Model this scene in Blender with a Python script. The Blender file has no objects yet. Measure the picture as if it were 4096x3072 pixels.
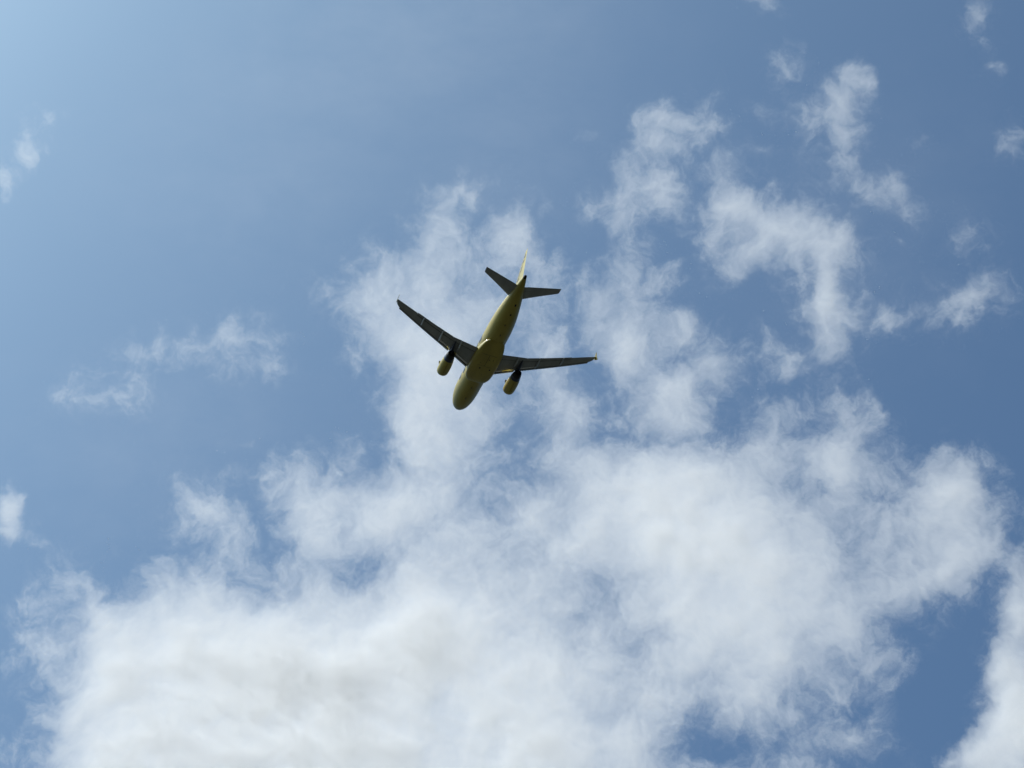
import bpy, bmesh, math
import numpy as np
from mathutils import Vector, Matrix

# ------------------------------------------------------------------ camera, sky, sun, exposure
SC = bpy.context.scene
COL = SC.collection
ELEV = math.radians(50.0)
EYE = Vector((0.0, 0.0, 1.7))
FOCAL = 7500.0                       # in pixels of the 4096-wide photograph
cam_data = bpy.data.cameras.new("camera")
cam_data.sensor_width = 36.0
cam_data.lens = FOCAL / 4096.0 * 36.0
cam_data.clip_start, cam_data.clip_end = 0.5, 60000.0
cam = bpy.data.objects.new("camera", cam_data)
cam.location = EYE
cam.rotation_euler = (math.pi/2 + ELEV, 0.0, 0.0)
COL.objects.link(cam)
SC.camera = cam

SUN_EL, SUN_AZ = math.radians(55.0), math.radians(-95.0)   # azimuth from +Y, towards +X
SUN_DIR = Vector((math.cos(SUN_EL)*math.sin(SUN_AZ), math.cos(SUN_EL)*math.cos(SUN_AZ), math.sin(SUN_EL)))
world = bpy.data.worlds.new("World")
SC.world = world
world.use_nodes = True
nt = world.node_tree
sky = nt.nodes.new("ShaderNodeTexSky")
sky.sky_type = 'NISHITA'
sky.sun_disc = False
sky.sun_elevation = SUN_EL
sky.sun_rotation = SUN_AZ
sky.altitude = 0.0
sky.air_density = 0.75
sky.dust_density = 6.0
sky.ozone_density = 1.0
nt.nodes["Background"].inputs["Strength"].default_value = 0.099
tint = nt.nodes.new("ShaderNodeVectorMath"); tint.operation = 'MULTIPLY'      # the camera's cool white balance
tint.inputs[1].default_value = (.80, 1.215, 1.47)
nt.links.new(sky.outputs[0], tint.inputs[0])
nt.links.new(tint.outputs[0], nt.nodes["Background"].inputs["Color"])
sun_data = bpy.data.lights.new("sun", 'SUN')
sun_data.energy = 4.0
sun_data.angle = math.radians(0.53)
sun_data.color = (1.0, 0.915, 0.825)
sun = bpy.data.objects.new("sun", sun_data)
sun.rotation_euler = SUN_DIR.to_track_quat('Z', 'Y').to_euler()
sun.location = (0, 0, 3000)
COL.objects.link(sun)
SC.view_settings.view_transform = 'Standard'
SC.view_settings.look = 'None'
SC.view_settings.gamma = 1.0
SC.view_settings.exposure = 0.0
SC.render.engine = 'CYCLES'
cy = SC.cycles
cy.max_bounces = 40
cy.volume_bounces = 28
cy.diffuse_bounces = 4
cy.glossy_bounces = 4
cy.transparent_max_bounces = 128
cy.use_denoising = True
cy.caustics_reflective = True
cy.use_adaptive_sampling = True
cy.adaptive_threshold = 0.004

# ------------------------------------------------------------------ helpers
def link(name, me, mat, parent=None, smooth=True):
    if mat is not None:
        me.materials.append(mat)
    if smooth:
        me.polygons.foreach_set("use_smooth", [True]*len(me.polygons))
    o = bpy.data.objects.new(name, me)
    COL.objects.link(o)
    if parent is not None:
        o.parent = parent
    return o

def mesh_from(name, verts, faces):
    me = bpy.data.meshes.new(name)
    me.from_pydata([tuple(v) for v in verts], [], faces)
    bm = bmesh.new(); bm.from_mesh(me)
    bmesh.ops.remove_doubles(bm, verts=bm.verts, dist=1e-5)
    bmesh.ops.recalc_face_normals(bm, faces=bm.faces)
    bm.to_mesh(me); bm.free()
    return me

def sharp_edges(me, deg=38):
    bm = bmesh.new(); bm.from_mesh(me)
    for e in bm.edges:
        if len(e.link_faces) == 2 and e.calc_face_angle(0) > math.radians(deg):
            e.smooth = False
    bm.to_mesh(me); bm.free()

def loft(name, loops, mat, parent, cap0=True, cap1=True, closed=True):
    n = len(loops[0]); verts = []; faces = []
    for l in loops:
        verts += l
    for i in range(len(loops)-1):
        for j in range(n if closed else n-1):
            k = (j+1) % n
            faces.append((i*n+j, i*n+k, (i+1)*n+k, (i+1)*n+j))
    if cap0: faces.append(tuple(range(n)))
    if cap1: faces.append(tuple((len(loops)-1)*n + j for j in range(n)))
    me = mesh_from(name, verts, faces)
    sharp_edges(me)
    return link(name, me, mat, parent)

def lerp_table(tab, x):
    xs = [t[0] for t in tab]
    return [float(np.interp(x, xs, [t[k] for t in tab])) for k in range(1, len(tab[0]))]

def smooth_table(tab, xs):
    """Cubic through a table of rows (x, a, b, ...)."""
    T = np.array(tab, float); out = []
    m = np.gradient(T[:, 1:], T[:, 0], axis=0)
    for x in xs:
        i = int(np.clip(np.searchsorted(T[:, 0], x)-1, 0, len(T)-2))
        h = T[i+1, 0]-T[i, 0]; t = (x-T[i, 0])/h
        out.append((2*t**3-3*t*t+1)*T[i, 1:] + (t**3-2*t*t+t)*h*m[i] + (-2*t**3+3*t*t)*T[i+1, 1:] + (t**3-t*t)*h*m[i+1])
    return out

# ------------------------------------------------------------------ materials
def mat_new(name):
    m = bpy.data.materials.new(name); m.use_nodes = True
    return m, m.node_tree, m.node_tree.nodes["Principled BSDF"]

def paint(name, col, rough=.35, var=.08, scale=.9, coat=0.0, metal=0.0, streak=(1, 1, 1)):
    """Paint with a faint soiling that runs along the airframe and a slight roughness mottle."""
    m, t, b = mat_new(name)
    tc = t.nodes.new("ShaderNodeTexCoord")
    mp = t.nodes.new("ShaderNodeMapping"); mp.inputs["Scale"].default_value = streak
    t.links.new(tc.outputs["Object"], mp.inputs[0])
    n = t.nodes.new("ShaderNodeTexNoise"); n.inputs["Scale"].default_value = scale; n.inputs["Detail"].default_value = 6
    t.links.new(mp.outputs[0], n.inputs["Vector"])
    r = t.nodes.new("ShaderNodeValToRGB")
    r.color_ramp.elements[0].position = .3; r.color_ramp.elements[1].position = .7
    r.color_ramp.elements[0].color = (*[c*(1-var) for c in col], 1)
    r.color_ramp.elements[1].color = (*[min(1, c*(1+var*.5)) for c in col], 1)
    t.links.new(n.outputs["Fac"], r.inputs[0]); t.links.new(r.outputs[0], b.inputs["Base Color"])
    rr = t.nodes.new("ShaderNodeMapRange")
    rr.inputs[3].default_value = rough*.8; rr.inputs[4].default_value = rough*1.25
    t.links.new(n.outputs["Fac"], rr.inputs[0]); t.links.new(rr.outputs[0], b.inputs["Roughness"])
    b.inputs["Coat Weight"].default_value = coat; b.inputs["Coat Roughness"].default_value = .08
    b.inputs["Metallic"].default_value = metal
    b.inputs["Specular IOR Level"].default_value = .4
    return m

M_YEL = paint("yellow_paint", (.40, .318, .060), .46, .20, .7, .12, 0, (.25, 1, 1))
M_FIN = M_YEL
M_GREY = paint("grey_wing_paint", (.30, .31, .315), .42, .16, .9, .1, 0, (.3, 1.2, 1))
M_SLAT = paint("dull_slat_metal", (.24, .245, .25), .38, .1, 1.2, 0, .3)
M_FAIR = paint("pale_fairing_paint", (.42, .43, .43), .35, .1, 2, .2)
M_NAVY = paint("navy_paint", (.016, .024, .055), .35, .15, 1.5, .3)
M_BLACK = paint("black_marking_paint", (.012, .013, .018), .4, .1, 3)
M_STEEL = paint("nozzle_steel", (.34, .36, .40), .32, .2, 2.5, 0, .8)
M_BARE = paint("bare_polished_metal", (.58, .57, .55), .14, .06, 3, 0, 1.0)
M_SOOT_SHADE = paint("sooty_metal_and_gap_shade", (.02, .02, .02), .6, .2, 4, 0, .3)  # dark metal; on the flap filler its colour stands for the slot's shade
M_PALE = paint("pale_root_paint", (.55, .53, .42), .4, .1, 3)
M_GLASS = paint("dark_cabin_glass", (.02, .025, .03), .08, .1, 4)
# ------------------------------------------------------------------ the ground under the photographer
def build_ground():
    m, t, b = mat_new("grass_and_tarmac")
    tc = t.nodes.new("ShaderNodeTexCoord")
    n = t.nodes.new("ShaderNodeTexNoise"); n.inputs["Scale"].default_value = .004; n.inputs["Detail"].default_value = 8
    t.links.new(tc.outputs["Object"], n.inputs["Vector"])
    r = t.nodes.new("ShaderNodeValToRGB")
    r.color_ramp.elements[0].color = (.013, .016, .008, 1); r.color_ramp.elements[1].color = (.029, .029, .023, 1)
    r.color_ramp.elements[0].position = .42; r.color_ramp.elements[1].position = .58
    t.links.new(n.outputs["Fac"], r.inputs[0]); t.links.new(r.outputs[0], b.inputs["Base Color"])
    b.inputs["Roughness"].default_value = .95
    N = 48; R = 40000.0
    verts = [(0, 0, 0)]; faces = []
    rings = [50, 400, 2000, 9000, R]
    for q in rings:
        verts += [(q*math.cos(2*math.pi*k/N), q*math.sin(2*math.pi*k/N), 0) for k in range(N)]
    for k in range(N):
        faces.append((0, 1+k, 1+(k+1) % N))
        for i in range(len(rings)-1):
            a = 1+i*N; c = a+N
            faces.append((a+k, c+k, c+(k+1) % N, a+(k+1) % N))
    o = link("ground", mesh_from("ground", verts, faces), m)
    o["kind"] = "structure"
build_ground()

# ------------------------------------------------------------------ the aeroplane
# own axes: x aft from the nose, y starboard, z up (metres)
plane = bpy.data.objects.new("airliner", None)
COL.objects.link(plane)
plane["label"] = "yellow twin-engine passenger jet with dark grey wings flying overhead, seen from below and behind"
plane["category"] = "airplane"

def rodrigues(r):
    v = Vector(r)
    return Matrix.Rotation(v.length, 3, v.normalized())
POSE_R, POSE_T = (-0.6678, -0.3022, 0.1903), Vector((-9.1649, 3.5934, 317.1198))
_r = rodrigues(POSE_R) @ Matrix(((0, 1, 0), (0, 0, -1), (-1, 0, 0)))
_c = Matrix(((1, 0, 0), (0, math.sin(ELEV), math.cos(ELEV)), (0, -math.cos(ELEV), math.sin(ELEV))))
_m = (_c @ _r).to_4x4()
_m.translation = _c @ POSE_T + EYE
plane.matrix_world = _m

# fuselage: x, half width, top z, bottom z
FUS = [(0.0, .02, -.58, -.64), (.08, .27, -.30, -.90), (.3, .60, -.02, -1.20), (.7, .96, .26, -1.47), (1.3, 1.29, .58, -1.72), (2.0, 1.55, 1.02, -1.88),
       (3.0, 1.79, 1.58, -2.00), (4.0, 1.91, 1.90, -2.06), (5.2, 1.97, 2.04, -2.07), (6.5, 1.975, 2.07, -2.07), (12, 1.975, 2.07, -2.07), (19.5, 1.975, 2.07, -2.07),
       (21.2, 1.97, 2.07, -2.03), (23, 1.91, 2.07, -1.80), (25, 1.74, 2.06, -1.37), (27, 1.47, 2.05, -.83), (29, 1.13, 2.03, -.22), (31, .74, 1.98, .46),
       (32.4, .44, 1.88, .95), (33.0, .30, 1.79, 1.18)]
def fus_section(x):
    return smooth_table(FUS, [x])[0]
def fus_point(x, ang, off=0.0):
    """ang from straight down, positive to starboard"""
    w, zt, zb = fus_section(x)
    zc = (zt+zb)/2; h = (zt-zb)/2
    return Vector((x, (w+off)*math.sin(ang), zc-(h+off)*math.cos(ang)))
xs = [0, .03, .08, .17, .3, .48, .7, .95, 1.3, 1.65, 2.0, 2.5, 3.0, 3.5, 4.0, 4.6, 5.2, 5.9, 6.5] + [7.5+k for k in range(13)] + [20.2+.55*k for k in range(24)] + [33.0]
NA = 72
loops = [[fus_point(x, 2*math.pi*k/NA) for k in range(NA)] for x in xs]
fuselage = loft("fuselage", loops, M_YEL, plane)
# exhaust of the auxiliary power unit closes the tail
lp = []
for x, s in ((33.0, 1.005), (33.2, .9), (33.38, .74), (33.44, .62), (33.36, .5), (33.1, .45)):
    cz = 1.485+.06*(x-33.0)
    lp.append([(x, .30*s*math.sin(2*math.pi*k/24), cz-.305*s*math.cos(2*math.pi*k/24)) for k in range(24)])
loft("tail_exhaust", lp, M_SOOT_SHADE, fuselage, cap0=False)

def fus_patch(name, x0, x1, a0, a1, mat, parent, off=.012, shear=0.0, nx=6, na=6):
    verts = []; faces = []
    for i in range(nx+1):
        for j in range(na+1):
            f = j/na
            verts.append(fus_point(x0+(x1-x0)*i/nx + shear*f, a0+(a1-a0)*f, off))
    for i in range(nx):
        for j in range(na):
            a = i*(na+1)+j
            faces.append((a, a+1, a+na+2, a+na+1))
    return link(name, mesh_from(name, verts, faces), mat, parent)

# black lettering on the port side: only its lower edges show past the wing
D = math.radians
def letter_stroke(x0, x1, a0, a1, sh=0.0):
    """a rounded stroke lying on the skin, in rings so that it follows the curve"""
    N, RR = 28, 5; verts = []; faces = []
    for r in range(RR+1):
        for i in range(N):
            th = 2*math.pi*i/N; q = max(.02, r/RR)
            cx = q*math.copysign(abs(math.cos(th))**.55, math.cos(th)); sx = q*math.copysign(abs(math.sin(th))**.55, math.sin(th))
            f = .5+.5*sx
            verts.append(fus_point((x0+x1)/2+(x1-x0)/2*cx+sh*f, -(a0+(a1-a0)*f), .014))
    for r in range(RR):
        for i in range(N):
            k = (i+1) % N
            faces.append((r*N+i, r*N+k, r*N+N+k, r*N+N+i))
    return verts, faces
def lettering(name, strokes, parent):
    V = []; F = []
    for s in strokes:
        v, f = letter_stroke(*s); F += [tuple(k+len(V) for k in q) for q in f]; V += v
    return link(name, mesh_from(name, V, F), M_BLACK, parent, smooth=False)
lettering("fuselage_lettering", [(16.9, 18.5, D(80), D(120), .2), (15.1, 16.5, D(84), D(122), .2), (12.9, 14.3, D(82), D(122), .2), (10.7, 12.0, D(82), D(120), .2),
                                 (8.6, 10.0, D(80), D(122), .2), (6.6, 7.9, D(82), D(122), .2)], fuselage)
# cabin windows and doors on the port side, which faces the viewer at a slant
win = None
for k in range(30):
    x = 5.4+.533*k*1.35
    if x > 26.5: break
    if win is None or x > 20.0:
        win = fus_patch("cabin_window", x-.11, x+.11, -D(103), -D(113), M_GLASS, fuselage, .016, 0, 2, 3)
    else:
        c = win.copy(); c.location.x = x-5.4; COL.objects.link(c); c.parent = fuselage
# small aerials, drains and lamps under the belly
def blade(name, x, y, z, l, h, mat, parent, th=.04, rake=.25):
    v = []
    for (px, pz, w) in ((0, .05, th), (l, .05, th), (l*.75+rake, -h, th*.4), (rake, -h, th*.4)):
        v += [(x+px, y-w/2, z+pz), (x+px, y+w/2, z+pz)]
    f = [(0, 1, 3, 2), (2, 3, 5, 4), (4, 5, 7, 6), (6, 7, 1, 0), (0, 2, 4, 6), (1, 3, 5, 7)]
    return link(name, mesh_from(name, v, f), mat, parent, smooth=False)
for x in (4.6, 7.6, 22.0, 24.2):
    blade("blade_aerial", x, 0, fus_section(x)[2], .35, .26, M_BLACK, fuselage)
fus_patch("service_hatch", 28.1, 28.5, D(8), D(20), M_SOOT_SHADE, fuselage, .01)
fus_patch("service_hatch", 26.3, 26.6, D(2), D(11), M_SOOT_SHADE, fuselage, .01)

# belly fairing: x, half width, bottom z, top z
FAI = [(9.55, 1.20, -2.05, -1.60), (9.75, 1.52, -2.16, -1.30), (10.2, 1.84, -2.28, -1.05), (11.0, 2.12, -2.38, -.80), (12, 2.24, -2.44, -.62), (14, 2.28, -2.48, -.58), (16, 2.24, -2.48, -.62),
       (17.5, 2.10, -2.42, -.75), (18.6, 1.92, -2.34, -.98), (19.5, 1.70, -2.24, -1.25), (20.2, 1.40, -2.13, -1.55), (20.55, 1.05, -2.04, -1.75)]
lp = []
fx = [9.55, 9.6, 9.68, 9.75, 9.95, 10.2, 10.6] + [11+.5*k for k in range(17)] + [19.3, 19.6, 19.9, 20.2, 20.4, 20.55]
for x in fx:
    w, zb, zt = smooth_table(FAI, [x])[0]
    zc = (zt+zb)/2; h = (zt-zb)/2; L = []
    for k in range(48):
        a = 2*math.pi*k/48; s, c = math.sin(a), math.cos(a); e = .62
        L.append((x, w*math.copysign(abs(s)**e, s), zc-h*math.copysign(abs(c)**e, c)))
    lp.append(L)
fairing = loft("belly_fairing", lp, M_YEL, plane)
def belly_dot(name, x, y, r, mat):
    v = [(x+r*math.cos(a), y+.8*r*math.sin(a), smooth_table(FAI, [x])[0][1]-.012) for a in [2*math.pi*k/14 for k in range(14)]]
    return link(name, mesh_from(name, v, [tuple(range(14))]), mat, fairing, smooth=False)
for x, y, r in ((13.8, -.55, .17), (13.9, 1.1, .16), (16.3, .25, .10), (16.4, .9, .09), (15.2, -.9, .07), (12.2, .3, .07)):
    belly_dot("drain_opening", x, y, r, M_SOOT_SHADE)
for y in (-.02, .02):
    pass
def seam(name, pts, w, parent):
    v = []; f = []
    for i, (x, y, z) in enumerate(pts):
        j = min(i, len(pts)-2); d = Vector(pts[j+1])-Vector(pts[j]); n = Vector((-d.y, d.x, 0)).normalized()*w/2
        v += [(x+n.x, y+n.y, z), (x-n.x, y-n.y, z)]
        if i: f.append((2*i-2, 2*i-1, 2*i+1, 2*i))
    return link(name, mesh_from(name, v, f), M_SOOT_SHADE, parent, smooth=False)
zb = lambda x: smooth_table(FAI, [x])[0][1]-.008
seam("gear_door_seam", [(14.6+.3*k, 0, zb(14.6+.3*k)) for k in range(10)], .05, fairing)
seam("gear_door_seam", [(17.4, -1.2+.3*k, zb(17.4)+.0) for k in range(9)], .05, fairing)
seam("gear_door_seam", [(14.5, -1.2+.3*k, zb(14.5)) for k in range(9)], .04, fairing)

# ------------------------------------------------------------------ wings
# y, x of leading edge, x of trailing edge, z of leading edge, z of trailing edge, thickness ratio
WING = [(1.2, 11.05, 17.15, -1.00, -1.42, .150), (2.0, 11.50, 17.0, -.98, -1.34, .148), (4.2, 12.72, 17.12, -.80, -1.00, .135), (6.4, 13.97, 17.25, -.56, -.70, .122), (9.8, 15.62, 18.26, -.12, -.23, .116),
        (13.2, 17.29, 19.36, .36, .28, .112), (16.2, 18.76, 20.27, .87, .82, .108), (16.5, 19.00, 20.36, .92, .87, .105), (16.75, 19.32, 20.43, .97, .91, .10), (16.92, 19.75, 20.48, 1.0, .94, .09), (17.0, 20.15, 20.5, 1.0, .96, .08)]
def naca(f):
    return 5*(.2969*math.sqrt(max(f, 0))-.126*f-.3516*f*f+.2843*f**3-.1036*f**4)
def wing_at(y):
    return lerp_table(WING, y)
def wing_pt(y, f, side, up, dz=0.0, dx=0.0):
    xl, xt, zl, zt, t = wing_at(y); c = xt-xl
    th = naca(f)*t*c
    camber = .012*c*math.sin(math.pi*f)
    return (xl+c*f+dx, side*y, zl+(zt-zl)*f+camber+(th*1.05 if up else -th*.95)+dz)
def fr(a, b, n, cos=True):
    return [a+(b-a)*(1-math.cos(math.pi*.5*k/n)) if cos else a+(b-a)*k/n for k in range(n+1)]
def wing_piece(name, ys, fa, fb, side, mat, parent, dx=0.0, dz=0.0, n=14, cos=True):
    """fa, fb: chord fractions (numbers or functions of y)"""
    loops = []
    for y in ys:
        a = fa(y) if callable(fa) else fa; b = fb(y) if callable(fb) else fb
        ex = dx(y) if callable(dx) else dx; ez = dz(y) if callable(dz) else dz
        F = fr(a, b, n, cos and a == 0)
        L = [wing_pt(y, f, side, True, ez, ex) for f in F] + [wing_pt(y, f, side, False, ez, ex) for f in reversed(F)]
        if a == 0: L = L[:-1]
        loops.append(L)
    return loft(name, loops, mat, parent)

def make_wing(side):
    ysm = [1.2, 2.0, 3, 4.2, 5.3, 6.4, 8, 9.8, 11.5, 13.2]
    flapfrac = lambda y: float(np.interp(y, [2, 6.4, 13.2], [.80, .735, .74]))
    wing = wing_piece("wing", ysm, 0, flapfrac, side, M_GREY, plane)
    # outer panel ahead of the aileron and rounded tip: one skin with the wing
    tip = wing_piece("wing_tip", [13.2, 14.2, 15.2, 16.2, 16.35, 16.5, 16.63, 16.75, 16.84, 16.92, 16.97, 17.0], 0, lambda y: .76 if y < 16.3 else .999, side, M_GREY, wing)
    wing_piece("aileron", [13.19, 14.5, 16.3], .775, 1.0, side, M_GREY, wing, n=8)
    # flaps run out and slightly down
    wing_piece("flap", [1.9, 3, 4.2, 5.3, 6.39], lambda y: flapfrac(y)-.0, 1.0, side, M_GREY, wing, dx=.22, dz=-.10, n=8)
    wing_piece("flap", [6.41, 8, 9.8, 11.5, 13.17], lambda y: flapfrac(y)-.0, 1.0, side, M_GREY, wing, dx=.24, dz=-.10, n=8)
    # dark filler between wing and flap, the slot's shade put into its colour
    wing_piece("flap_gap_shade", [1.95, 4.2, 6.4, 9.8, 13.16], lambda y: flapfrac(y)+.001, lambda y: flapfrac(y)+.10, side, M_SOOT_SHADE, wing, dz=.015, n=3)
    # slats: leading-edge shells moved forward and down
    sw = lambda y: float(np.interp(y, [2, 6, 16.2], [.105, .155, .225]))
    for y0, y1 in ((2.35, 5.3), (6.22, 8.87), (8.885, 11.32), (11.335, 13.77), (13.785, 16.2)):
        wing_piece("slat", [y0, (y0+y1)/2, y1], 0, sw, side, M_SLAT, wing, dx=-.27, dz=lambda y: -.05-.02*(17-y)/15, n=10)
    # bare polished panels under the fixed leading edge: they mirror the sunlit cowls
    for y0, y1, b0, b1 in ((2.5, 5.45, .185, .235), (6.12, 8.2, .245, .27)):
        V = []; F = []; ny_, nf_ = 8, 5
        for i in range(ny_+1):
            y = y0+(y1-y0)*i/ny_
            for j in range(nf_+1):
                f = .035+((b0+(b1-b0)*i/ny_)-.035)*j/nf_
                x_, y_, z_ = wing_pt(y, f, side, False)
                V.append((x_, y_, z_-.012))
        for i in range(ny_):
            for j in range(nf_):
                k = i*(nf_+1)+j
                F.append((k, k+1, k+nf_+2, k+nf_+1))
        link("leading_edge_panel", mesh_from("leading_edge_panel", V, F), M_BARE, wing)
    # flap track fairings: slim canoes under the wing
    for y, x0, x1, w, h, drop in ((11.95, 17.15, 19.3, .13, .26, .10), (8.32, 15.3, 18.0, .15, .30, .12), (4.9, 14.9, 17.35, .16, .32, .12)):
        lp = []
        for k in range(17):
            f = k/16; x = x0+(x1-x0)*f
            e = max(.03, math.sin(math.pi*min(1, f*.94+.03))**.6)
            xl, xt, zl, zt, t = wing_at(y); fc = (x-xl)/(xt-xl)
            zu = wing_pt(y, min(fc, .98), side, False)[2]-(max(0, fc-.98))*1.2-.03
            lp.append([(x, side*(y)+w*e*math.cos(a), zu-drop*.5-h*e*.5+h*e*math.sin(a)) for a in [2*math.pi*q/14 for q in range(14)]])
        loft("flap_track_fairing", lp, M_FAIR, wing)
    # arrow-shaped wingtip fence
    pr = [(19.55, .98), (20.15, 1.30), (20.66, 1.60), (20.88, 1.62), (20.68, .98), (20.80, .30), (20.58, .28), (20.12, .62)]
    v = [(x, side*(16.99-.2*(z-.95)), z) for x, z in pr] + [(x, side*(17.05-.2*(z-.95)), z) for x, z in pr]; n = len(pr)   # canted a little
    f = [tuple(range(n)), tuple(range(n, 2*n))] + [(k, (k+1) % n, n+(k+1) % n, n+k) for k in range(n)]
    link("wingtip_fence", mesh_from("wingtip_fence", v, f), M_YEL, wing, smooth=False)
    # landing light bulge and fuel vents
    return wing

def make_engine(side):
    cy_, cz = side*5.75, -2.02
    X0 = 9.75
    def ring(x, r, n=40, oy=0, oz=0, flat=0):
        return [(X0+x, cy_+oy+r*math.sin(2*math.pi*k/n), cz+oz+.05*min(x, 3.5)/3.5-r*(1-flat*(math.cos(2*math.pi*k/n) > 0)*0)*math.cos(2*math.pi*k/n)) for k in range(n)]
    # cowl from the throat of the intake round the lip to the back of the fan duct
    prof = [(.75, .74), (.35, .78), (.10, .815), (.02, .85), (0, .88), (.03, .905), (.12, .94), (.35, .975), (.75, 1.0), (1.3, 1.01), (1.9, 1.0), (2.5, .965), (3.1, .91), (3.55, .855)]
    eng = loft("engine", [ring(x, r) for x, r in prof], M_YEL, plane, cap0=True, cap1=True)
    # navy thrust-reverser band, steel sleeve, open nozzle
    loft("reverser_band", [ring(x, r) for x, r in ((3.55, .857), (3.9, .80), (4.25, .735))], M_NAVY, eng, cap0=False, cap1=False)
    loft("exhaust_nozzle", [ring(x, r) for x, r in ((4.25, .736), (4.6, .665), (4.95, .60), (5.0, .575), (4.9, .55), (4.3, .52))], M_SOOT_SHADE, eng, cap0=False, cap1=True)
    loft("exhaust_plug", [ring(x, r, 20) for x, r in ((4.3, .30), (4.8, .20), (5.2, .08), (5.3, .02))], M_SOOT_SHADE, eng, cap0=False)
    # strake on the cowl's flank
    for s_ in (-1,):
        a = math.radians(118)
        def pt(x, r): return (X0+x, cy_+s_*r*math.sin(a), cz-r*math.cos(a))
        v = [pt(.85, .99), pt(1.75, .98), pt(1.75, 1.27), pt(1.45, 1.27)]
        v2 = [(x, y, z+.035) for x, y, z in v]
        link("cowl_strake", mesh_from("cowl_strake", v+v2, [(0, 1, 2, 3), (4, 5, 6, 7), (0, 1, 5, 4), (1, 2, 6, 5), (2, 3, 7, 6), (3, 0, 4, 7)]), M_YEL, eng, smooth=False)
    # drain mast and latch line under the cowl
    blade("drain_mast", X0+.95, cy_+.35, cz-.93, .22, .14, M_SOOT_SHADE, eng, .05, .05)
    v = []
    for k in range(10):
        x = 1.0+.25*k; r = float(np.interp(x, [p[0] for p in prof[4:]], [p[1] for p in prof[4:]]))
        for w in (-.02, .02): v.append((X0+x, cy_+w, cz-r-.004+.05*min(x, 3.5)/3.5))
    link("cowl_latch_line", mesh_from("cowl_latch_line", v, [(2*k, 2*k+1, 2*k+3, 2*k+2) for k in range(9)]), M_SOOT_SHADE, eng, smooth=False)
    # pylon up to the wing
    def wz(x):
        xl, xt, zl, zt, t = wing_at(5.75); f = (x-xl)/(xt-xl)
        return wing_pt(5.75, min(max(f, .02), .98), side, False)[2]+.05
    lp = []
    for x, w, zt_, zb_ in ((10.9, .05, -1.02, -1.15), (11.5, .16, -.86, -1.25), (12.4, .22, -.66, -1.4), (13.3, .24, -.50, -1.6), (13.9, .25, None, -1.75), (14.5, .25, None, -1.62), (15.3, .22, None, -1.38), (16.2, .13, None, -1.12), (16.9, .03, None, -.95)):
        zt_ = wz(x) if zt_ is None else zt_
        zm = (zt_+zb_)/2; h = (zt_-zb_)/2
        lp.append([(x, cy_+w*math.copysign(abs(math.sin(a))**.5, math.sin(a)), zm-h*math.copysign(abs(math.cos(a))**.5, math.cos(a))) for a in [2*math.pi*(k+.5)/20 for k in range(20)]])
    loft("pylon", lp, M_NAVY, eng)
    return eng

for s in (-1, 1):
    make_wing(s)
    make_engine(s)

# ------------------------------------------------------------------ tail
def slab(name, secs, mat, parent, axis='y', n=12, side=1, a=0.0, b=1.0):
    """secs: (span position, x lead, x trail, other coordinate, thickness ratio)"""
    loops = []
    for s, xl, xt, q, t in secs:
        c = xt-xl; F = fr(a, b, n, a == 0)
        pos = [(xl+c*f, naca(f)*t*c) for f in F]; neg = [(x, -h) for x, h in reversed(pos)]
        if a == 0: neg = neg[:-1]
        P = pos+neg
        loops.append([(x, side*s, q+h) if axis == 'y' else (x, q+h, s) for x, h in P])
    return loft(name, loops, mat, parent)
TAILP = [(.5, 28.05, 31.38, 1.02, .10), (1.2, 28.55, 31.62, 1.08, .10), (3.5, 29.98, 32.15, 1.34, .10), (6.05, 31.5, 32.78, 1.58, .09), (6.17, 31.62, 32.80, 1.6, .06), (6.22, 31.78, 32.82, 1.6, .02)]
for s in (-1, 1):
    tp = slab("tailplane", TAILP, M_GREY, plane, 'y', 12, s, 0, .69)
    slab("elevator", TAILP, M_GREY, tp, 'y', 6, s, .70, 1.0)
    # pale rubbing plate where the tailplane meets the skin
    x0, x1 = 28.25, 29.0
    fus_patch("hinge_plate", 28.2, 29.3, s*D(92), s*D(112), M_PALE, tp, .014)
FINP = [(1.7, 25.6, 31.75, 0, .05), (2.05, 26.6, 31.86, 0, .085), (2.6, 27.45, 32.0, 0, .095), (4.1, 28.83, 32.33, 0, .095), (6.0, 30.55, 32.72, 0, .095), (7.45, 31.86, 33.04, 0, .09), (7.7, 32.12, 33.1, 0, .08), (7.82, 32.5, 33.13, 0, .03)]
fin = slab("vertical_fin", FINP, M_YEL, plane, 'z', 14, 1, 0, .66)
slab("rudder", [f for f in FINP if f[0] > 2], M_YEL, fin, 'z', 8, 1, .665, 1.0)
# black lettering near the leading edge of the fin, port face
def fin_at(z):
    return lerp_table(FINP, z)
def fin_mark(pts):
    V = []
    for x, z in pts:
        xl, xt, q, t = fin_at(z); c = xt-xl; f = min(max((x-xl)/c, .012), .98)
        V.append((xl+c*f, -(naca(f)*t*c+.015), z))
    return V
V = []; F = []
def mark(x, z, w, h, lean=.45):
    p = []
    for k in range(12):
        a = 2*math.pi*k/12
        ca = math.copysign(abs(math.cos(a))**.5, math.cos(a)); sa = math.copysign(abs(math.sin(a))**.5, math.sin(a))
        dz = h/2*sa
        p.append((x+w/2*ca+lean*dz, z+dz))
    V2 = fin_mark(p); F.append(tuple(range(len(V), len(V)+12))); V.extend(V2)
for x, z, w, h in ((32.05, 6.74, .62, .30), (32.28, 7.0, .14, .22), (31.62, 6.02, .55, .34), (31.0, 5.16, .5, .30), (30.66, 4.70, .55, .32), (30.15, 4.18, .34, .42), (29.75, 3.85, .16, .3), (29.72, 3.46, .6, .36), (31.3, 5.55, .12, .25)):
    mark(x+.10, z, w*1.35, h*1.25)
link("fin_lettering", mesh_from("fin_lettering", V, F), M_BLACK, fin, smooth=False)
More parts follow.
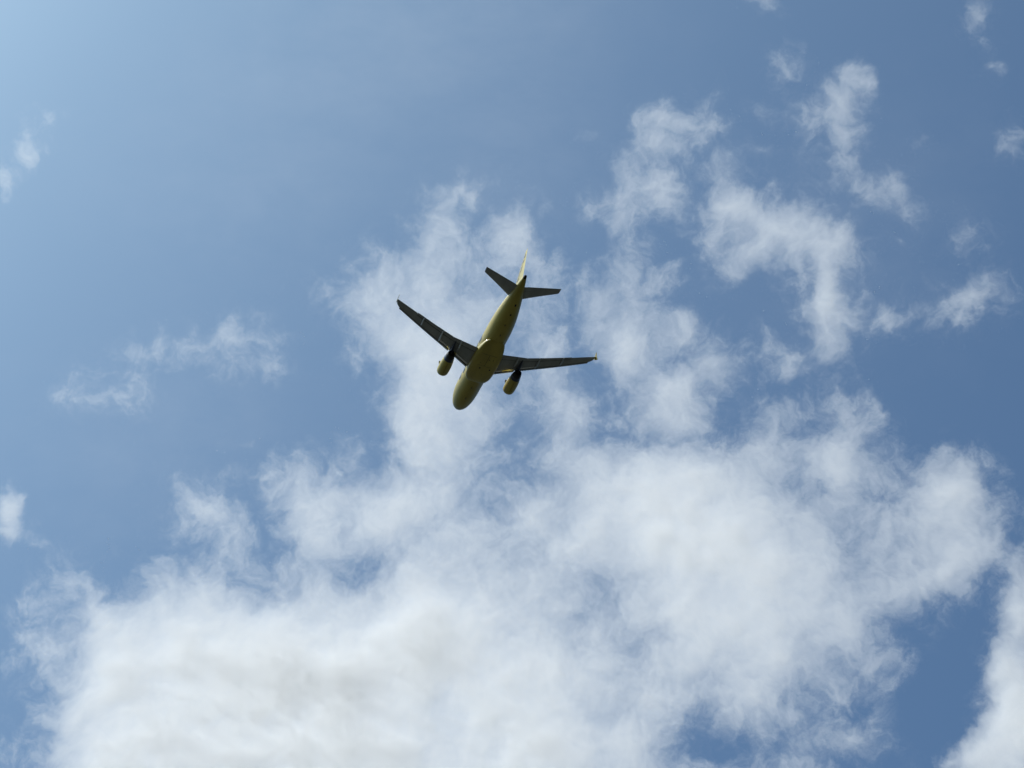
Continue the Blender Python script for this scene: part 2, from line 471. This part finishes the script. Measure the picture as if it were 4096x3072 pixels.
# ------------------------------------------------------------------ clouds
# Each cloud is a closed body of homogeneous droplets: a sheet of varying thickness, so that
# its optical depth (and with it whiteness, ragged rims and grey thick hearts) comes from real thickness.
# strokes: x, y, half width, half height, turn in degrees, weight
CLOUDS = [
 ('thick white cloud bank with a grey belly, the brightest and largest of the sky', [
  (280,1480,135,140,0,1.5),(235,1600,105,120,0,1.4),(380,1400,170,110,0,1.5),(430,1320,70,70,0,.8),(560,1430,190,120,0,1.7),
  (700,1420,190,110,0,1.7),(860,1400,180,110,0,1.7),(1000,1370,150,110,0,1.5),(420,1560,220,130,0,1.7),(640,1580,220,130,0,1.8),
  (860,1560,220,130,0,1.9),(1060,1560,170,110,0,1.5),(1240,1600,150,90,0,1.4),(1370,1590,80,60,0,.9),(350,1700,220,120,0,1.6),
  (700,1720,350,140,0,1.9),(1100,1700,250,110,0,1.6),(760,1340,150,50,0,.8),(1090,1450,110,80,0,.9),(240,1370,70,50,-25,.7),
  (370,1265,16,24,20,.55),(350,1300,60,35,0,.5),(440,1280,35,30,0,.5),(1380,1680,120,60,0,.9),(150,1560,24,40,0,.4),(900,1330,120,50,0,.6)]),
 ('broad white cloud bank with a ragged crest and a pointed peak near its far end', [
  (1270,1060,100,90,0,1.1),(1230,990,70,50,0,.7),(1420,1010,110,70,0,.9),(1420,1110,150,105,0,2.0),(1530,1160,145,110,0,1.9),
  (1330,1150,120,80,0,1.0),(1160,1110,50,70,0,.8),(1540,1040,90,60,0,.9),(1640,960,60,60,0,.5),(1690,890,70,30,-10,.6),(1690,960,80,60,0,.6),
  (1830,930,70,60,20,.8),(1820,1000,60,70,0,.85),(1760,1010,80,60,0,.6),(1900,1010,70,60,25,.7),(1960,1060,60,60,0,.6),
  (1650,1090,110,60,0,.75),(1780,1110,110,50,0,.8),(1900,1140,80,60,0,.6),(2040,1060,60,70,15,1.2),(2028,985,16,26,25,.55),(2090,1060,60,60,40,.8),
  (2090,1150,70,80,0,1.2),(2010,1180,70,80,0,.9),(2090,1230,60,40,-25,.75),(1990,1280,90,50,-30,.85),(1850,1250,130,80,-10,.95),
  (1700,1210,130,90,0,1.3),(1560,1280,150,105,0,1.8),(1430,1290,90,80,0,.9),(1590,1400,150,85,0,1.4),(1480,1420,100,70,0,1.0),
  (1730,1350,120,80,0,.95),(1850,1330,90,50,-25,.8),(1740,1440,100,60,0,.7),(1900,1420,70,50,-20,.6),(1860,1460,70,40,-10,.45),
  (1700,1530,110,60,0,.65),(1600,1500,90,50,0,.6),(1730,1610,110,50,0,.7),(1850,1580,50,30,-35,.65),(1870,1615,45,30,0,.55),(1690,1680,130,50,0,.8),
  (2150,1180,35,60,0,.45),(1480,1500,80,40,0,.5),(1530,1560,90,36,0,.5)]),
 ('thin mottled cloud veil joining the two white banks, blue showing through its holes', [
  (640,1040,35,50,-20,.7),(590,1050,25,35,0,.4),(660,1110,45,60,0,.75),(720,1080,60,40,0,.65),(800,1080,60,50,0,.7),(890,1090,80,50,-20,.85),
  (830,1130,90,50,-30,.8),(780,1140,60,50,0,.6),(670,1190,45,70,0,.75),(720,1190,40,50,0,.55),(680,1270,45,50,0,.5),(960,1060,60,40,0,.5),
  (980,1120,80,60,0,.6),(900,1190,70,60,0,.5),(940,1250,80,55,0,.75),(1010,1180,90,60,0,.5),(1080,1140,70,60,0,.6),(860,1280,60,50,0,.6),
  (1040,1290,90,60,0,.65),(1120,1260,80,60,0,.55),(1200,1200,90,60,0,.75),(1150,1340,90,60,0,.6),(1210,1300,60,80,0,.5),(1240,1400,80,70,0,.6),
  (1330,1350,60,80,0,.6),(1340,1450,90,60,0,.6),(1180,1450,80,50,0,.6),(1270,1500,90,50,0,.65),(1400,1520,90,40,0,.6),(1000,1040,60,50,0,.35),(1070,1020,50,50,0,.25),(1300,1270,60,50,0,.35)]),
 ('ragged pale plume of cloud directly behind the yellow aeroplane', [
  (1000,400,28,20,0,.5),(975,425,20,30,20,.5),(950,415,10,14,0,.35),(1025,420,14,26,25,.45),(965,465,28,36,0,.6),(925,515,34,40,0,.65),(985,500,36,40,0,.45),
  (1100,470,40,40,-30,.5),(1115,520,35,50,0,.55),(1070,500,35,35,0,.4),(940,580,60,50,0,.55),(1000,560,50,50,0,.35),(870,570,50,30,-10,.4),
  (800,615,50,30,-25,.55),(770,650,45,28,0,.6),(850,650,60,45,0,.6),(930,630,50,50,-35,.75),(830,710,70,45,20,.65),(910,710,60,50,0,.65),
  (1030,660,60,45,-30,.75),(1000,710,60,50,0,.6),(880,770,70,45,20,.75),(960,760,70,60,0,.8),(930,830,60,60,0,.85),(990,820,60,60,0,.7),
  (880,860,40,60,0,.6),(900,910,55,50,0,.75),(960,900,60,60,0,.75),(940,970,55,40,15,.85),(1000,960,50,50,0,.6),(1030,890,50,50,0,.55),(900,990,40,30,0,.4),
  (1150,560,40,60,0,.4),(1160,640,50,60,0,.4),(1110,690,50,50,0,.45),(1170,730,50,50,0,.5),(1100,800,70,50,0,.45),(1200,800,50,60,0,.4),
  (1215,870,40,55,-15,.75),(1180,900,45,40,0,.5),(1110,880,50,50,0,.3),(1240,920,30,30,0,.5),(730,610,40,20,-10,.2),(720,690,30,30,0,.2),(1060,570,40,40,0,.35),(860,620,50,40,0,.4)]),
 ('tall white cloud column topped by a rounded puff', [
  (1430,250,52,30,-10,.8),(1475,275,50,32,15,.8),(1410,290,40,35,0,.7),(1450,318,44,24,0,.75),(1515,225,30,35,-60,.55),(1545,195,14,35,10,.3),(1540,270,25,30,0,.35),
  (1365,330,40,32,0,.5),(1345,375,40,40,0,.6),(1390,390,50,40,0,.6),(1440,370,50,40,0,.55),(1330,430,40,40,0,.55),(1390,440,60,40,0,.5),(1450,430,45,35,0,.45),
  (1325,490,26,45,10,.75),(1365,500,40,40,0,.45),(1355,560,35,40,0,.5),(1330,600,45,40,0,.55),(1380,610,40,45,0,.5),(1280,650,40,40,-40,.65),
  (1330,660,60,45,0,.65),(1400,680,60,50,0,.65),(1300,710,50,50,0,.7),(1360,740,60,60,0,.95),(1340,780,40,50,0,.8),(1440,740,60,50,0,.6),(1480,690,40,25,-30,.45),
  (1500,720,50,35,30,.6),(1550,770,45,40,35,.65),(1420,810,80,50,0,.9),(1500,810,70,40,-15,.9),(1560,810,30,40,0,.5),(1440,870,70,50,0,.85),(1500,860,50,50,0,.6),
  (1400,900,40,40,0,.6),(1470,920,60,40,0,.6),(1465,590,22,30,0,.35),(1445,575,40,16,-20,.35),(1290,440,30,40,0,.3),(1245,440,20,30,0,.18),(1270,300,30,15,35,.18)]),
 ('soft curling cloud between the tall puff and the slanting streak, hooked downward at one end', [
  (1580,340,30,24,0,.45),(1560,370,30,35,0,.5),(1640,322,45,12,10,.4),(1580,415,40,40,0,.55),(1560,460,45,35,0,.65),(1610,450,45,35,0,.7),
  (1650,480,50,40,0,.6),(1710,470,50,40,0,.6),(1760,480,45,40,0,.7),(1690,520,60,40,0,.5),(1640,530,45,40,0,.55),(1600,560,45,35,0,.75),(1590,590,40,20,0,.5),
  (1740,530,40,40,0,.6),(1790,520,40,40,0,.55),(1830,530,35,40,0,.4),(1800,560,30,30,0,.45),(1785,610,26,45,-5,.85),(1780,670,30,40,15,.8),(1800,640,28,50,0,.6),
  (1735,580,10,30,-10,.35),(1690,570,40,30,0,.3),(1540,510,40,30,0,.3),(1770,720,25,25,30,.35)]),
 ('slanting white cloud streak at the upper right, widest at its top', [
  (1840,150,24,26,0,.7),(1830,200,32,45,0,1.05),(1815,250,30,45,0,1.0),(1825,300,28,30,0,.9),(1860,290,22,35,0,.5),(1830,345,30,25,20,.65),(1850,385,38,25,30,.65),
  (1900,400,30,25,0,.55),(1930,370,20,28,0,.6),(1940,410,26,40,20,.65),(1965,455,28,32,-25,.6),(1900,430,35,25,0,.4),(1770,230,30,35,0,.35),(1750,260,35,30,0,.3),
  (1790,190,25,30,0,.35),(1880,190,16,40,-15,.35),(1890,230,22,25,0,.3),(1780,300,30,35,20,.25)]),
 ('small faint cloud tuft beside the head of the slanting streak', [(1690,135,14,24,-10,0.484),(1700,150,12,14,0,0.308),(1655,240,26,22,-30,0.37),(1730,100,6,16,0,0.194),(1680,190,20,40,0,0.158)]),
 ('faint ring of wisps below the hooked curl', [
  (1700,790,26,30,0,0.504),(1730,800,50,26,0,0.504),(1790,750,40,40,0,0.426),(1810,710,30,50,0,0.426),(1680,760,30,20,0,0.336),(1840,680,25,35,0,0.336),(1770,780,40,25,-20,0.392),(1660,730,30,20,0,0.224)]),
 ('long faint arc of wispy cloud near the right edge', [
  (1900,670,16,22,-30,.38),(1920,695,28,20,20,.45),(1960,685,35,16,0,.4),(1995,665,40,14,-15,.42),(2050,650,45,20,-20,.48),(2095,640,50,28,-20,.52),(2130,605,32,28,-30,.5),(2160,640,35,25,0,.4),(2070,690,40,20,0,.28)]),
 ('barely visible wisp hanging above the faint arc', [(2085,490,20,35,-20,0.288),(2070,530,28,25,0,0.234),(2115,540,20,18,0,0.198),(1940,520,14,10,0,0.18)]),
 ('dense white cloud wall cut by the right edge, with a knobbly scalloped rim', [
  (2205,1200,30,40,-20,.75),(2215,1270,36,60,0,.95),(2200,1340,45,55,0,1.1),(2170,1430,40,45,0,1.2),(2200,1480,60,70,0,1.4),(2185,1530,40,50,0,1.1),(2150,1580,50,40,-30,1.1),
  (2200,1590,70,60,0,1.5),(2110,1625,50,30,-30,1.0),(2160,1650,80,40,0,1.2),(2055,1650,16,26,15,.6),(2290,1400,90,200,0,1.6),(2280,1600,100,120,0,1.6),(2200,1720,150,60,0,1.2)]),
 ('small bright ragged cloud on the left edge', [(20,1090,26,30,0,.85),(45,1080,14,14,0,.5),(5,1120,30,40,0,1.0),(35,1130,22,30,0,.7),(60,1160,30,16,30,.45),(15,1160,30,16,10,.6),(25,1050,10,24,-15,.35),(85,1180,25,10,30,.2),(75,1125,14,14,0,.3)]),
 ('pale wing-shaped wisp left of the aeroplane', [(570,690,28,22,-30,0.399),(560,725,35,25,0,0.361),(500,710,30,18,-20,0.399),(470,730,45,20,-10,0.475),(440,755,35,20,0,0.361),(520,750,45,25,0,0.399),(470,785,50,15,0,0.266),(545,790,45,22,20,0.38),(570,810,25,18,0,0.342),(430,790,40,18,0,0.228)]),
 ('very faint lacy wisp at the far left, level with the aeroplane engines', [(310,750,30,14,-10,.42),(280,758,26,14,0,.4),(330,765,30,12,0,.3),(190,805,28,18,-30,.28),(290,800,45,22,0,.3),(160,850,55,30,-10,.26),(240,850,55,25,0,.26),(290,870,35,28,0,.3),(200,890,50,18,0,.2),(120,860,28,22,0,.22),(180,790,10,20,0,.2)]),
 ('tiny pair of torn wisps near the upper left edge', [(48,255,16,14,-30,0.331),(60,280,11,20,-15,0.331),(50,312,16,18,20,0.313),(42,340,14,18,0,0.331),(70,330,16,10,0,0.221),(98,248,14,12,30,0.35),(112,268,18,12,40,0.239),(124,292,10,20,0,0.184),(110,320,12,16,0,0.147),(2,395,12,28,0,0.313),(10,420,14,10,0,0.184)]),
 ('faint cloudy smudges above the left shoulder of the bright bank', [(150,1240,36,36,-10,0.328),(120,1280,32,32,0,0.296),(180,1270,34,36,0,0.312),(95,1320,45,40,0,0.281),(150,1320,50,35,0,0.281),(70,1380,50,30,0,0.265),(110,1400,40,24,0,0.265),(210,1320,34,34,0,0.328),(10,1420,20,30,0,0.187)]),
 ('gauzy grey-white patch above the middle of the bright bank', [(400,1070,32,42,-30,0.336),(450,1060,40,36,0,0.353),(440,1110,45,36,0,0.37),(500,1110,45,45,0,0.37),(530,1160,45,40,0,0.42),(450,1160,45,40,0,0.319),(380,1130,28,32,0,0.235),(520,1210,45,40,0,0.319),(430,1215,45,30,0,0.353),(370,1220,35,30,0,0.286),(580,1240,50,40,0,0.353),(340,1275,20,20,0,0.294)]),
 ('thin smear of cloud between the bright bank and the plume', [(740,1000,28,28,0,.28),(690,1030,36,22,0,.25),(510,960,28,12,0,.2),(830,1030,40,24,0,.32),(770,980,16,20,0,.28)]),
 ('faint ragged wisp in the upper right corner', [(2112,20,20,34,0,0.408),(2122,50,16,30,-10,0.357),(2100,60,14,18,0,0.272),(2150,150,20,16,0,0.17)]),
 ('small puffy wisp touching the right edge', [(2185,303,16,14,-35,.45),(2166,322,18,12,0,.32),(2205,285,14,14,-30,.4),(2200,330,18,10,0,.3)]),
 ('tiny faint fleck of cloud between the slanting streak and the right edge', [(1985,300,22,11,-25,.36)]),
 ('sliver of cloud peeking in at the top edge', [(1660,2,26,12,0,0.383),(1660,-20,40,20,0,0.425),(1700,8,16,8,0,0.255)]),
]
CW = 2212.0                    # the strokes' picture width; clouds are laid out as seen, then set at their own height
CX0, CX1, CY0, CY1, CSTEP = -260.0, 2472.0, -160.0, 1819.0, 2.0
CLOUD_Z, SIGMA = 1500.0, 0.08  # metres above ground, scattering per metre

VEIL = [(900,60,420,190,-15,.07),(1120,350,260,190,-40,.05),(560,380,330,190,-10,.045),(330,930,300,200,-20,.05),(1850,500,330,260,-30,.04),(1150,1000,400,260,0,.03)]
VEIL_Z = 5200.0

def hash_grid(seed, nx, ny):
    r = np.random.RandomState(seed)
    a = r.rand(ny, nx) * 2 * np.pi
    return np.cos(a), np.sin(a)

def gnoise(x, y, seed):
    n = 512
    gx, gy = hash_grid(seed, n, n)
    xi = np.floor(x).astype(int); yi = np.floor(y).astype(int)
    fx = x - xi; fy = y - yi
    u = fx*fx*fx*(fx*(fx*6-15)+10); v = fy*fy*fy*(fy*(fy*6-15)+10)
    def d(ix, iy, ax, ay):
        return gx[iy % n, ix % n]*ax + gy[iy % n, ix % n]*ay
    a = d(xi, yi, fx, fy); b = d(xi+1, yi, fx-1, fy)
    c = d(xi, yi+1, fx, fy-1); e = d(xi+1, yi+1, fx-1, fy-1)
    return ((a*(1-u)+b*u)*(1-v) + (c*(1-u)+e*u)*v) * 1.5

def fbm(x, y, seed, octaves, gain=.55, lac=2.07):
    s = np.zeros_like(x); a = 1.0; t = 0.0
    ca, sa = math.cos(.6), math.sin(.6)
    for k in range(octaves):
        s += a * gnoise(x + 31.7*k, y - 17.3*k, seed + k)
        t += a; a *= gain
        x, y = lac*(ca*x - sa*y), lac*(sa*x + ca*y)
    return s / t

def cloud_depths():
    xs = np.arange(CX0, CX1, CSTEP); ys = np.arange(CY0, CY1, CSTEP)
    X, Y = np.meshgrid(xs, ys)
    # turbulence pushes the strokes' outlines about before they are summed
    wx = 30*fbm(X/120, Y/120, 11, 6); wy = 30*fbm(X/120, Y/120, 41, 6)
    XW, YW = X + wx, Y + wy
    cov = []
    for label, strokes in CLOUDS:
        c = np.zeros_like(X)
        # thin clouds trail a wider, fainter fringe
        fringe = [(x, y, 1.5*rx+24, 1.5*ry+24, rot, .15*w) for x, y, rx, ry, rot, w in strokes if max(s[5] for s in strokes) < .95]
        for (x, y, rx, ry, rot, w) in strokes + fringe:
            r = math.radians(rot); ca, sa = math.cos(r), math.sin(r)
            R = 2.4*max(rx, ry) + 40
            i0, i1 = np.searchsorted(ys, [y-R, y+R]); j0, j1 = np.searchsorted(xs, [x-R, x+R])
            if i0 >= i1 or j0 >= j1: continue
            dx = XW[i0:i1, j0:j1]-x; dy = YW[i0:i1, j0:j1]-y
            q = ((dx*ca + dy*sa)/rx)**2 + ((-dx*sa + dy*ca)/ry)**2
            c[i0:i1, j0:j1] += w*np.exp(-q*1.1)
        cov.append(c)
    total = sum(cov)
    # wispy detail: curdled flocks and torn fibres at several sizes
    n1 = fbm(X/105 + .014*wx, Y/105 + .014*wy, 71, 9, .66)
    n2 = 1 - 2.4*np.abs(fbm(X/75 + .025*wx, Y/75 + .025*wy, 91, 8, .62))
    n3 = fbm(X/210, Y/170, 131, 5, .5)
    n4 = fbm(X/26 + .05*wx, Y/26 + .05*wy, 151, 6, .7)
    soft = 1.3*(1-np.exp(-total/1.25))
    det = 1.05*n1 + .20*(n2 - .42) + .21*n4
    body = soft + det*(1.15 - .78*np.clip(soft, 0, 1.3)) - .245
    k = 7.5
    body = np.log1p(np.exp(np.clip(k*body, -40, 40)))/k      # feathered, never cut off sharply
    tau = 1.05*body**1.5
    # the hearts of the banks: depth grows slowly and in broad folds
    deep = .5*np.log1p(np.exp(np.clip((total-1.35)/.5, -40, 40)))
    tau += deep**1.25*np.clip(.36 + .75*n3 + .35*n1, .04, 2)*np.clip(body, 0, 1)
    tau *= 1 - np.exp(-(total/.10)**2)      # nothing outside the strokes
    # share the depth out among the clouds that meet
    sharp = [c**2.5 for c in cov]
    s = sum(sharp) + 1e-12
    veil = np.zeros_like(X)
    for (x, y, rx, ry, rot, w) in VEIL:
        r = math.radians(rot); dx = X-x+4*wx; dy = Y-y+4*wy
        veil += w*np.exp(-((dx*math.cos(r)+dy*math.sin(r))/rx)**2-((-dx*math.sin(r)+dy*math.cos(r))/ry)**2)
    veil = np.clip(veil*(1+.9*fbm(X/260, Y/120, 211, 7, .6))-.003, 0, None)
    return X, Y, tau, [tau*q/s for q in sharp], veil
def build_clouds():
    m = bpy.data.materials.new("cloud_droplets"); m.use_nodes = True
    t = m.node_tree
    t.nodes.remove(t.nodes["Principled BSDF"])
    v = t.nodes.new("ShaderNodeVolumeScatter")
    v.inputs["Color"].default_value = (1, 1, 1, 1)
    v.inputs["Density"].default_value = SIGMA
    v.inputs["Anisotropy"].default_value = .2
    t.links.new(v.outputs[0], t.nodes["Material Output"].inputs["Volume"])
    X, Y, tau, parts, veil = cloud_depths()
    ny, nx = X.shape
    f = FOCAL*CW/4096.0
    ax = (X-CW/2)/f; ay = -(Y-CW*3/8)/f
    ce, se = math.cos(ELEV), math.sin(ELEV)
    dx = ax; dy = ce - ay*se; dz = se + ay*ce
    r = (CLOUD_Z-EYE.z)/dz
    WX = dx*r; WY = dy*r
    lean = np.array([0.0, ce, se])            # the bodies lean with the wind shear, all the same way
    jobs = [(label, tk, CLOUD_Z) for (label, strokes), tk in zip(CLOUDS, parts)]
    jobs.append(('thin milky veil of high cloud spread through the open blue sky', veil, VEIL_Z))
    for label, tk, height in jobs:
        far = (height-EYE.z)/(CLOUD_Z-EYE.z)
        th = tk/SIGMA
        th = np.where(th > .02, th, 0.0)
        th[0, :] = th[-1, :] = 0; th[:, 0] = th[:, -1] = 0
        quad = (th[:-1, :-1]+th[1:, :-1]+th[:-1, 1:]+th[1:, 1:]) > 0
        used = np.zeros_like(th, bool)
        for a in (slice(0, -1), slice(1, None)):
            for b in (slice(0, -1), slice(1, None)):
                used[a, b] |= quad
        top = -np.ones(th.shape, int); ids = np.flatnonzero(used)
        top.ravel()[ids] = np.arange(len(ids))
        bot = top.copy(); thick = np.flatnonzero(used & (th > 0))
        bot.ravel()[thick] = len(ids)+np.arange(len(thick))
        wx, wy, h = WX.ravel(), WY.ravel(), th.ravel()
        mid = np.stack([wx*far, wy*far, np.full_like(wx, height)], 1)
        co = np.concatenate([mid[ids]+.55*h[ids, None]*lean, mid[thick]-.45*h[thick, None]*lean])
        c0 = co.mean(0)
        qi, qj = np.nonzero(quad)
        def corners(g, flip):
            q = np.stack([g[qi, qj], g[qi, qj+1], g[qi+1, qj+1], g[qi+1, qj]], 1)
            return q[:, ::-1] if flip else q
        # rows run farther as Y grows: counter-clockwise from above
        faces = np.concatenate([corners(top, False), corners(bot, True)])
        me = bpy.data.meshes.new("cloud")
        me.vertices.add(len(co)); me.vertices.foreach_set("co", (co-c0).astype(np.float32).ravel())
        me.loops.add(faces.size); me.loops.foreach_set("vertex_index", faces.astype(np.int32).ravel())
        me.polygons.add(len(faces)); me.polygons.foreach_set("loop_start", np.arange(0, faces.size, 4, dtype=np.int32))
        me.update(calc_edges=True)
        o = link("cloud", me, m, None, smooth=False)
        o.location = c0
        o["label"] = label; o["category"] = "cloud"
        if height == CLOUD_Z:
            o["group"] = "clouds in the sky"; o["kind"] = "thing"
        else:
            o.name = "high_cloud_veil"; o["kind"] = "stuff"
build_clouds()
